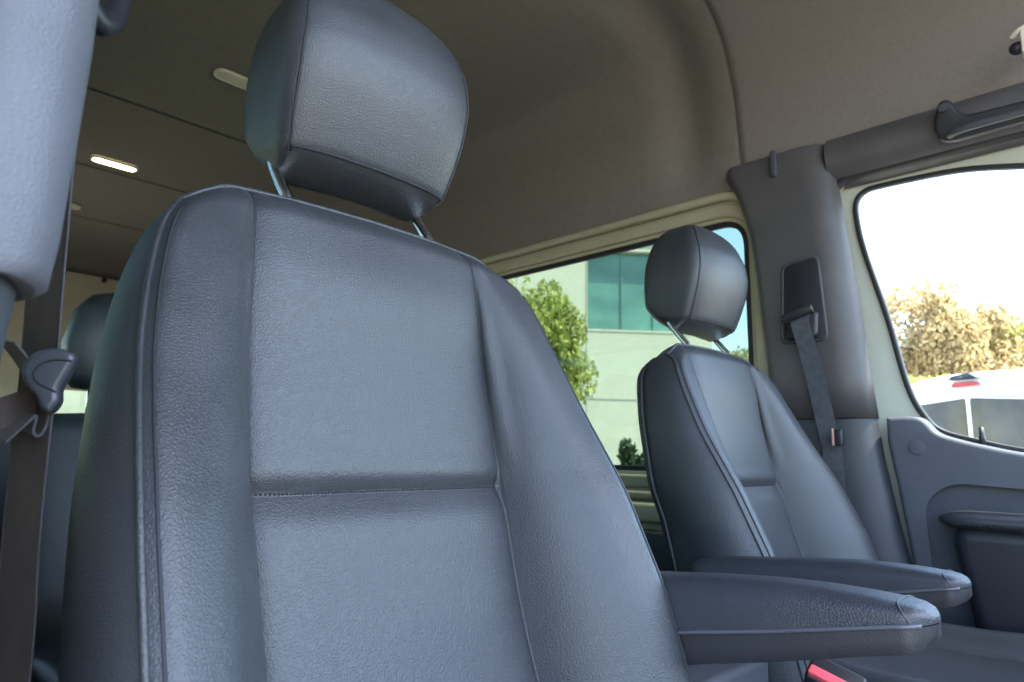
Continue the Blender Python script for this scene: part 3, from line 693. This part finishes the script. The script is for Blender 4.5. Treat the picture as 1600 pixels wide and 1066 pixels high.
# ------------------------------------------------------------------ near door pillar with belt
def near_pillar():
    t_ = empty('door_pillar', (-.42, .02, FZ)); tag(t_, 'pale grey grained pillar cover at the left edge beside the passenger seat', 'pillar trim', 'pillar covers')
    # section in plan: rounded nose that faces the open door; inner face towards the seats
    def sec(z, wy, x0=-.345, x1=-.47, dy=0):
        pts = [(x1, -.005), (x1, wy-.02+dy), (x1+.012, wy-.006+dy), (x1+.035, wy+dy), (x0-.035, wy-.003+dy), (x0-.012, wy-.014+dy), (x0-.003, wy-.030+dy), (x0, .018), (x0+.002, -.005)]
        pl = smoothpts([(q[0], q[1], 0) for q in pts], 5); return [Vector((q.x, q.y, z)) for q in pl]
    zs = [.0735, .0765, .082, .1, .13, .16, .2, .3, .45, .6, .7, .8]
    rows = []
    for z in zs:
        wy = interp([(.0735, .062), (.0765, .067), (.1, .0695), (.16, .0715), (.2, .0725), (.3, .072), (.6, .068), (.8, .06)], z)
        x1 = interp([(.07, -.44), (.12, -.455), (.2, -.47), (.8, -.48)], z); rows.append(sec(z, wy, x1=x1))
    V, Fc = grid(rows); m_ = MB(); m_.add(V, Fc); r0_ = rows[0]; n = len(r0_); c = sum(r0_, Vector())/n
    m_.add(*grid([r0_, [c+(q-c)*.6+Vector((0, 0, .002)) for q in r0_], [c+(q-c)*.01+Vector((0, 0, .004)) for q in r0_]]))
    m_.build('upper_cover', M['pillar_light'], t_)
    rows = []
    for z in (-.95, -.7, -.4, -.2, -.06, .0, .04, .078):
        wy = interp([(-.95, .03), (-.2, .040), (-.06, .047), (.0, .051), (.04, .0535), (.078, .056)], z); rows.append(sec(z, wy, -.352, -.45))
    obj('lower_cover', *grid(rows), M['lower'], t_)
    m_ = MB(); m_.add(*tube([(-.338, .014, z) for z in np.linspace(-.9, .8, 12)], .009, 10)); m_.build('door_seal', M['rubber'], t_)
near_pillar()

def ribbon(P, width_dir, hw, thick=.0012):
    """flat strap along P; width_dir a vector or a list, one per point"""
    P = [Vector(q) for q in P]; rows = []
    for i, q in enumerate(P):
        wd = Vector(width_dir[i] if isinstance(width_dir, list) else width_dir).normalized(); td = (P[min(i+1, len(P)-1)]-P[max(i-1, 0)]).normalized()
        nn = td.cross(wd).normalized()*thick/2; w_ = hw
        rows.append([q-wd*w_+nn, q+wd*w_+nn, q+wd*w_-nn, q-wd*w_-nn])
    return grid(rows, True, True)
def near_belt():
    t_ = empty('seat_belt', (-.50, .09, -.9)); tag(t_, 'dark brown seat belt with its plastic tongue hanging beside the passenger seat', 'seat belt', 'seat belts')
    path = smoothpts([(-.60, .097, .356), (-.60, .096, .224), (-.60, .098, .16), (-.60, .1008, .0932), (-.60, .1031, .0446), (-.60, .1042, -.0028), (-.60, .1063, -.0714), (-.60, .111, -.166), (-.60, .11, -.4), (-.59, .10, -.85)], 8)
    wd = [Vector((.96, .28, 0)) for q in path]
    obj('webbing', *ribbon(path, wd, .0245), M['belt'], t_, auto=50)
    e = MB()
    for sg in (-1, 1): e.add(*tube([q+w_.normalized()*.0245*sg for q, w_ in zip(path, wd)], .0011, 6))
    e.build('webbing_edge', M['belt_edge'], t_)
    # second run folded through the tongue
    wr = Vector((-.5, .3, -.15))
    f1 = smoothpts([(-.60, .080, .075), (-.60, .088, .066), (-.60, .098, .052), (-.60, .104, .038), (-.60, .1065, .022), (-.60, .103, .010), (-.60, .0985, .012), (-.60, .099, .024), (-.60, .094, .018), (-.60, .083, .004)], 6)
    obj('webbing_fold', *ribbon(f1, Vector((-.9, -.1, .15)), .022, .0014), M['belt'], t_, auto=50)
    obj('fold_edge', *tube([q-Vector((-.9, -.1, .15)).normalized()*.0222 for q in f1], .0013, 6), M['belt_edge'], t_)
    f0 = smoothpts([(-.597, .107, .030), (-.598, .096, .027), (-.598, .080, .019), (-.598, .058, .008)], 5)
    obj('webbing_fold', *ribbon(f0, Vector((.1, .35, 1)), .015, .002), M['belt'], t_, auto=50)
    obj('fold_edge', *tube([q+Vector((.1, .35, 1)).normalized()*.015 for q in f0], .0012, 6), M['belt_edge'], t_)
    # tongue: D-shaped moulded handle
    O = Vector((-.575, .1055, .0495)); ax = Vector((-.62, .78, 0)).normalized()   # its face looks at the camera
    up = Vector((0, 0, 1)); nn = Vector((.90, -.43, 0)).normalized()
    ax = up.cross(nn).normalized(); ax = -ax if ax.y < 0 else ax
    fn = lambda u, v, w_: O+ax*u+up*v+nn*w_
    d = [(-.014, .010), (-.008, .0165), (.003, .0195), (.013, .0175), (.0165, .012), (.013, .001), (.009, -.010), (.0095, -.019), (.005, -.027), (-.001, -.024), (-.005, -.016), (-.012, -.008), (-.0155, .001)]
    d = [(q.x*1.0, q.y*1.0) for q in smoothpts([(a_, b_, 0) for a_, b_ in d+[d[0]]], 6)][:-1]
    tg = obj('tongue', *plate(d, [], .018, fn, .0045, 5), M['tongue'], t_, auto=60)
    lip = [(.0150, .0105), (.004, .0105), (-.004, .0065), (-.007, .0), (-.004, -.006), (.002, -.0095), (.008, -.0125)]
    obj('lip', *tube([fn(q.x*1.0, q.y*1.0, .0092) for q in smoothpts([(a_, b_, 0) for a_, b_ in lip], 6)], .0008, 6), M['seam'], tg)
    # upper guide, mostly out of the picture
    obj('belt_guide', *tube(smoothpts([(-.56, .080, .365), (-.57, .100, .335), (-.585, .116, .345), (-.60, .122, .38)], 6), .011, 12), M['black'], t_)
near_belt()

# ------------------------------------------------------------------ far door pillar
def far_pillar():
    t_ = empty('door_pillar', (-.65, 1.8, FZ)); tag(t_, 'dark grey pillar cover between the side window and the driver door', 'pillar trim', 'pillar covers')
    zs = [(.845, -.865, -.575), (.84, -.868, -.572), (.82, -.868, -.568), (.79, -.853, -.562), (.75, -.833, -.556), (.68, -.812, -.548), (.6, -.797, -.542), (.5, -.786, -.532), (.35, -.774, -.517), (.2, -.763, -.506), (.100, -.760, -.497)]
    def rows_for(tab, bulge, y0=1.805):
        rows = []
        for z, xa, xb in tab:
            row = []
            for k in range(33):
                f = k/32; x = xa+(xb-xa)*f
                prof = min(1, (f/.10)**.6 if f < .10 else 1)*min(1, math.sqrt(max(0, 1-((f-.72)/.28)**2)) if f > .72 else 1)
                lean = .03*max(0, (z-.1))/.75
                row.append(Vector((x, y0-lean*0-bulge*prof*interp([(.13, 1), (.7, 1), (.845, .75)], z), z)))
            rows.append(row)
        return rows
    rows = rows_for(zs, .055); top = [Vector((q.x, 1.81, q.z+.004)) for q in rows[0]]
    bot = [Vector((q.x, 1.81, q.z-.002)) for q in rows[-1]]
    obj('upper_cover', *grid([top]+rows+[bot]), M['pillar'], t_)
    lo = [(.097, -.760, -.50), (0, -.76, -.49), (-.17, -.76, -.464), (-.27, -.76, -.445), (-.5, -.76, -.42), (-.94, -.76, -.40)]
    obj('lower_cover', *grid(rows_for(lo, .045)), M['lower'], t_)
    obj('cover_slot', *plate(rounded([(-.712, .775), (-.695, .775), (-.695, .852), (-.712, .852)], .008), [], .012, wl(1.752), .003), M['lower'], t_, auto=50)
    # recess with the belt outlet
    sh = rounded([(-.70, .300), (-.588, .300), (-.60, .520), (-.688, .510)], .018, 6)
    obj('belt_outlet_frame', *plate(offset_poly(sh, .005), [offset_poly(sh, -.003)], .010, wl(1.748), .004), M['lower'], t_, auto=50)
    obj('belt_outlet', *plate(sh, [], .006, wl(1.7465), .002), M['black'], t_, auto=50)
    obj('slider', *plate(rounded([(-.685, .305), (-.605, .305), (-.600, .375), (-.677, .37)], .014), [], .03, wl(1.740), .008), M['black'], t_, auto=50)
far_pillar()
def far_belt():
    t_ = empty('seat_belt', (-.66, 1.74, -.5)); tag(t_, 'grey seat belt coming out of the far pillar behind the driver seat', 'seat belt', 'seat belts')
    path = smoothpts([(-.640, 1.722, .362), (-.641, 1.712, .347), (-.638, 1.717, .32), (-.630, 1.728, .27), (-.618, 1.734, .2), (-.603, 1.738, .10), (-.590, 1.738, .02), (-.585, 1.735, -.1), (-.55, 1.73, -.35)], 6)
    obj('webbing', *ribbon(path, Vector((1, 0, .12)), .023), M['belt_far'], t_, auto=50)
    obj('guide', *tube(smoothpts([(-.683, 1.722, .358), (-.645, 1.712, .370), (-.608, 1.716, .380)], 6), .014, 12), M['guide'], t_)
    obj('tongue', *box(-.574, -.556, 1.712, 1.726, .03, .070, .004), M['black'], t_, auto=50)
    obj('tongue_blade', *box(-.579, -.5745, 1.706, 1.714, .030, .072, .0015), M['copper'], t_, auto=50)
M['guide'] = plain('belt_guide_plastic', (.03, .03, .032), .25)
M['copper'] = plain('warm_label', (.34, .19, .15), .5)
far_belt()

# door header strip above the driver's door and the door seal
hd = empty('door_header', (.1, 1.78, .76)); tag(hd, 'grey moulded strip running above the driver door window', 'trim strip')
rows = []
for x in np.linspace(-.571, .62, 24):
    k = max(0, (x-.3))*.6
    rows.append([Vector((x, y, z-k*.4)) for y, z in ((1.81, .865), (1.785, .848), (1.768, .83), (1.762, .805), (1.766, .782), (1.776, .760), (1.795, .742), (1.822, .728), (1.84, .722))])
obj('header_cover', *grid(rows), M['pillar'], hd)
ds = MB(); gp = offset_poly(door_gap, .004)
ds.add(*plate(offset_poly(gp, .012), [offset_poly(gp, -.008)], .024, wl(1.812), .007, 4)); o = ds.build('door_seal', M['rubber'], auto=60, loc=(-.5, 1.81, 0)); tag(o, 'dark rubber seal around the driver door opening', 'door seal')

# ------------------------------------------------------------------ driver's door
def driver_door():
    t_ = empty('driver_door', (.2, 1.85, -.9)); tag(t_, 'driver door with big clear window and grey moulded inner panel', 'car door')
    G = [(-.155, .655), (-.28, .682), (-.44, .690), (-.49, .684), (-.512, .655), (-.512, .60), (-.50, .52), (-.46, .345), (-.43, .18), (-.402, .105), (-.365, .062), (-.285, .036), (-.22, .02), (-.10, .0), (.1, -.02), (.6, -.03), (.78, 0), (.74, .1), (.5, .52), (.42, .61), (.3, .645), (.05, .655)]
    Gs = [(q.x*1.034, q.y*1.034) for q in smoothpts([(a_, b_, 0) for a_, b_ in G+[G[0]]], 5)][:-1]
    outer = rounded([(-.545, -.925), (.93, -.925), (.93, .21), (.57, .77), (-.595, .77)], [.05, .05, .1, .1, .07], 8)
    obj('frame', *plate(outer, [Gs], .03, wl(1.864), .006, 3), M['pale'], t_, auto=50)
    obj('window_seal', *plate(offset_poly(Gs, .003), [offset_poly(Gs, -.010)], 0.018, wl(1.851), .004), M['rubber'], t_, auto=50)
    obj('window_pane', *plate(offset_poly(Gs, .0), [], .005, wl(1.862)), M['clear'], t_, smooth=False)
    # inner panel: edge follows the sill
    sill = [(-.475, .100), (-.405, .098), (-.372, .064), (-.335, .048), (-.285, .034), (-.22, .019), (-.10, -.002), (.1, -.022), (.6, -.032), (.80, -.02)]
    sl = [(q.x, q.y) for q in smoothpts([(a_, b_, 0) for a_, b_ in sill], 5)]
    pan = [(-.455, -.88), (.82, -.88)] + sl[::-1] + [(-.462, -.06), (-.438, -.27), (-.41, -.5)][0:0]
    pan = [(-.372, -.88), (.82, -.88)] + sl[::-1] + [(-.476, .04), (-.462, -.06), (-.438, -.27), (-.405, -.5)]
    rec = rounded([(-.40, -.70), (.66, -.70), (.66, -.095), (-.36, -.038), (-.42, -.09)], [.06, .1, .08, .06, .05], 8)
    dp = obj('door_panel', *plate(pan, [rec], .05, wl(1.800), .012, 5), M['door'], t_, auto=50)
    obj('panel_recess', *plate(offset_poly(rec, .02), [], .02, wl(1.815), .004), M['door'], t_, auto=50)
    obj('clip_cover', *plate([(-.413+.017*math.cos(k*math.pi/12), .028+.017*math.sin(k*math.pi/12)) for k in range(24)], [], .004, wl(1.774), .0012), M['door'], t_, auto=50)
    # armrest pocket
    arm = rounded([(-.355, -.135), (.50, -.135), (.56, -.62), (-.28, -.62), (-.318, -.38)], [.05, .05, .05, .06, .06], 8)
    obj('pocket', *plate(arm, [], .11, wl(1.765), .03, 6), M['black'], t_, auto=60)
    rows = []
    for x in [-.372, -.366, -.35, -.32]+list(np.linspace(-.28, .5, 20)):
        k = min(1, math.sqrt(max(.03, 1-((-.32-x)/.055)**2)) if x < -.32 else 1)
        rows.append([Vector((x, 1.745+.05*k*math.cos(th)*-1, -.128+.021*k*math.sin(th))) for th in [2*math.pi*j/20 for j in range(20)]])
    pd = obj('door_armrest', *grid(rows, True, True), M['leather_arm'], t_)
    stc = MB()
    for i in range(90):
        x = -.34+i*.009; stc.add(*tube([(x, 1.6965, -.134), (x+.005, 1.6965, -.134)], .0008, 5))
    stc.build('stitching', M['thread'], pd)
    obj('lock_button', *tube([(-.293, 1.822, .03), (-.293, 1.820, .075)], [.0065, .0055], 12), M['black'], t_)
driver_door()

# grab handle above the door
gh = empty('grab_handle', (-.15, 1.74, .82)); tag(gh, 'black grab handle on the lining above the driver door', 'grab handle')
def hfn(u, v, w_): return Vector((u, 1.745+w_-(v-.8)*.22, v))
shp = rounded([(-.315, .775), (-.312, .80), (-.297, .837), (-.277, .837), (-.262, .802), (-.245, .789), (.05, .777), (.072, .832), (.105, .832), (.125, .775), (.10, .742), (-.28, .738), (-.305, .746)], .012, 5)
obj('handle_body', *plate(shp, [], .024, lambda u, v, w_: hfn(u, v, w_), .009, 4), M['pillar_dark'] if 'pillar_dark' in M else M['black'], gh, auto=60)
obj('grip', *tube(smoothpts([(-.285, 1.742, .752), (-.25, 1.722, .750), (-.1, 1.716, .748), (.03, 1.722, .750), (.09, 1.742, .755)], 8), .009, 12), M['lower'], gh)
obj('screw_cover', *tube([hfn(-.288, .815, -.014), hfn(-.288, .815, -.021)], .010, 16), M['lower'], gh, auto=50)

# small cream clip with a dark ball at the right edge of the lining
hk = empty('coat_hook', (-.13, 1.72, .9)); tag(hk, 'small cream hook with a dark knob on the lining at the upper right', 'hook')
obj('hook_arm', *box(-.130, -.110, 1.665, 1.72, .860, .912, .004), M['hook'], hk, auto=50)
obj('hook_cap', *tube(smoothpts([(-.148, 1.69, .910), (-.13, 1.68, .918), (-.11, 1.68, .921), (-.09, 1.68, .921)], 4), [.003]+[.007]*12, 10), M['hook'], hk)
obj('knob', *tube([(-.140, 1.70, .884), (-.138, 1.685, .882), (-.136, 1.672, .880)], [.010, .015, .009], 16), M['black'], hk)

# buckle, console box between the seats
bk = empty('belt_buckle', (-.32, .80, -.35)); tag(bk, 'black belt buckle with a red release button below the armrest', 'belt buckle')
O = Vector((-.300, .85, -.249)); ax = Vector((.86, .1, -.28)).normalized(); up = Vector((-.1, -.55, .83)); up = (up-ax*up.dot(ax)).normalized(); nn = ax.cross(up)
fb = lambda u, v, w_: O+ax*u+up*w_+nn*v
obj('housing', *plate(rounded([(-.03, -.018), (.03, -.018), (.03, .018), (-.03, .018)], .006), [], .06, lambda u, v, w_: fb(u, v, w_-.03), .004, 4), M['black'], bk, auto=50)
obj('release_button', *plate(rounded([(-.027, .003), (.027, .003), (.027, .0155), (-.027, .0155)], .003), [], .008, lambda u, v, w_: fb(u, v, w_+.002), .002, 3), M['red'], bk, auto=50)
obj('stalk', *tube([O-up*.05, O-up*.16+Vector((0, .02, 0)), O-up*.3], .014, 10), M['black'], bk)
cb = empty('seat_side_box', (-.6, .98, FZ)); tag(cb, 'grey moulded box standing between the two front seats', 'storage box')
obj('box_body', *box(-.80, -.47, .80, 1.06, FZ, -.30, .012), M['lower'], cb, auto=50)

# dashboard and wheel ahead of the seats (just outside the frame)
db = empty('dashboard', (.6, .9, FZ)); tag(db, 'dark dashboard below the windscreen ahead of the seats', 'dashboard')
obj('dash_body', *box(.62, 1.25, .0, 1.80, -.75, -.12, .08, 5), M['shell'], db)
sw = empty('steering_wheel', (.45, 1.40, -.2)); tag(sw, 'black steering wheel ahead of the driver seat', 'steering wheel')
wn_ = Vector((-.75, 0, .66)).normalized(); e1 = Vector((0, 1, 0)); e2 = wn_.cross(e1); cw = Vector((.42, 1.40, -.12))
V, Fc = tube([cw+(e1*math.cos(k*math.pi/24)+e2*math.sin(k*math.pi/24))*.19 for k in range(49)], .015, 12, False); obj('rim', V, Fc, M['leather_arm'], sw)
m_ = MB(); m_.add(*tube([cw-wn_*.05, cw+wn_*.01], .06, 20))
for k in (0, math.pi, -math.pi/2): m_.add(*tube([cw, cw+(e1*math.cos(k)+e2*math.sin(k))*.185], .014, 8))
m_.add(*tube([cw-wn_*.04, cw-wn_*.35], .03, 12)); m_.build('hub', M['black'], sw, auto=50)
fwall = obj('wall_front', *box(1.28, 1.31, -.04, 1.85, -1.0, .0), M['shell'], smooth=False); fwall['kind'] = 'structure'
# windscreen: one clear sheet from the roof edge to the cowl
ws = empty('windscreen', (1.0, .9, 0)); tag(ws, 'clear windscreen at the front of the cab', 'windscreen')
obj('pane', *grid([[(.74, .02, .93), (.74, 1.79, .93)], [(1.27, .02, .01), (1.27, 1.79, .01)]]), M['clear'], ws, smooth=False)
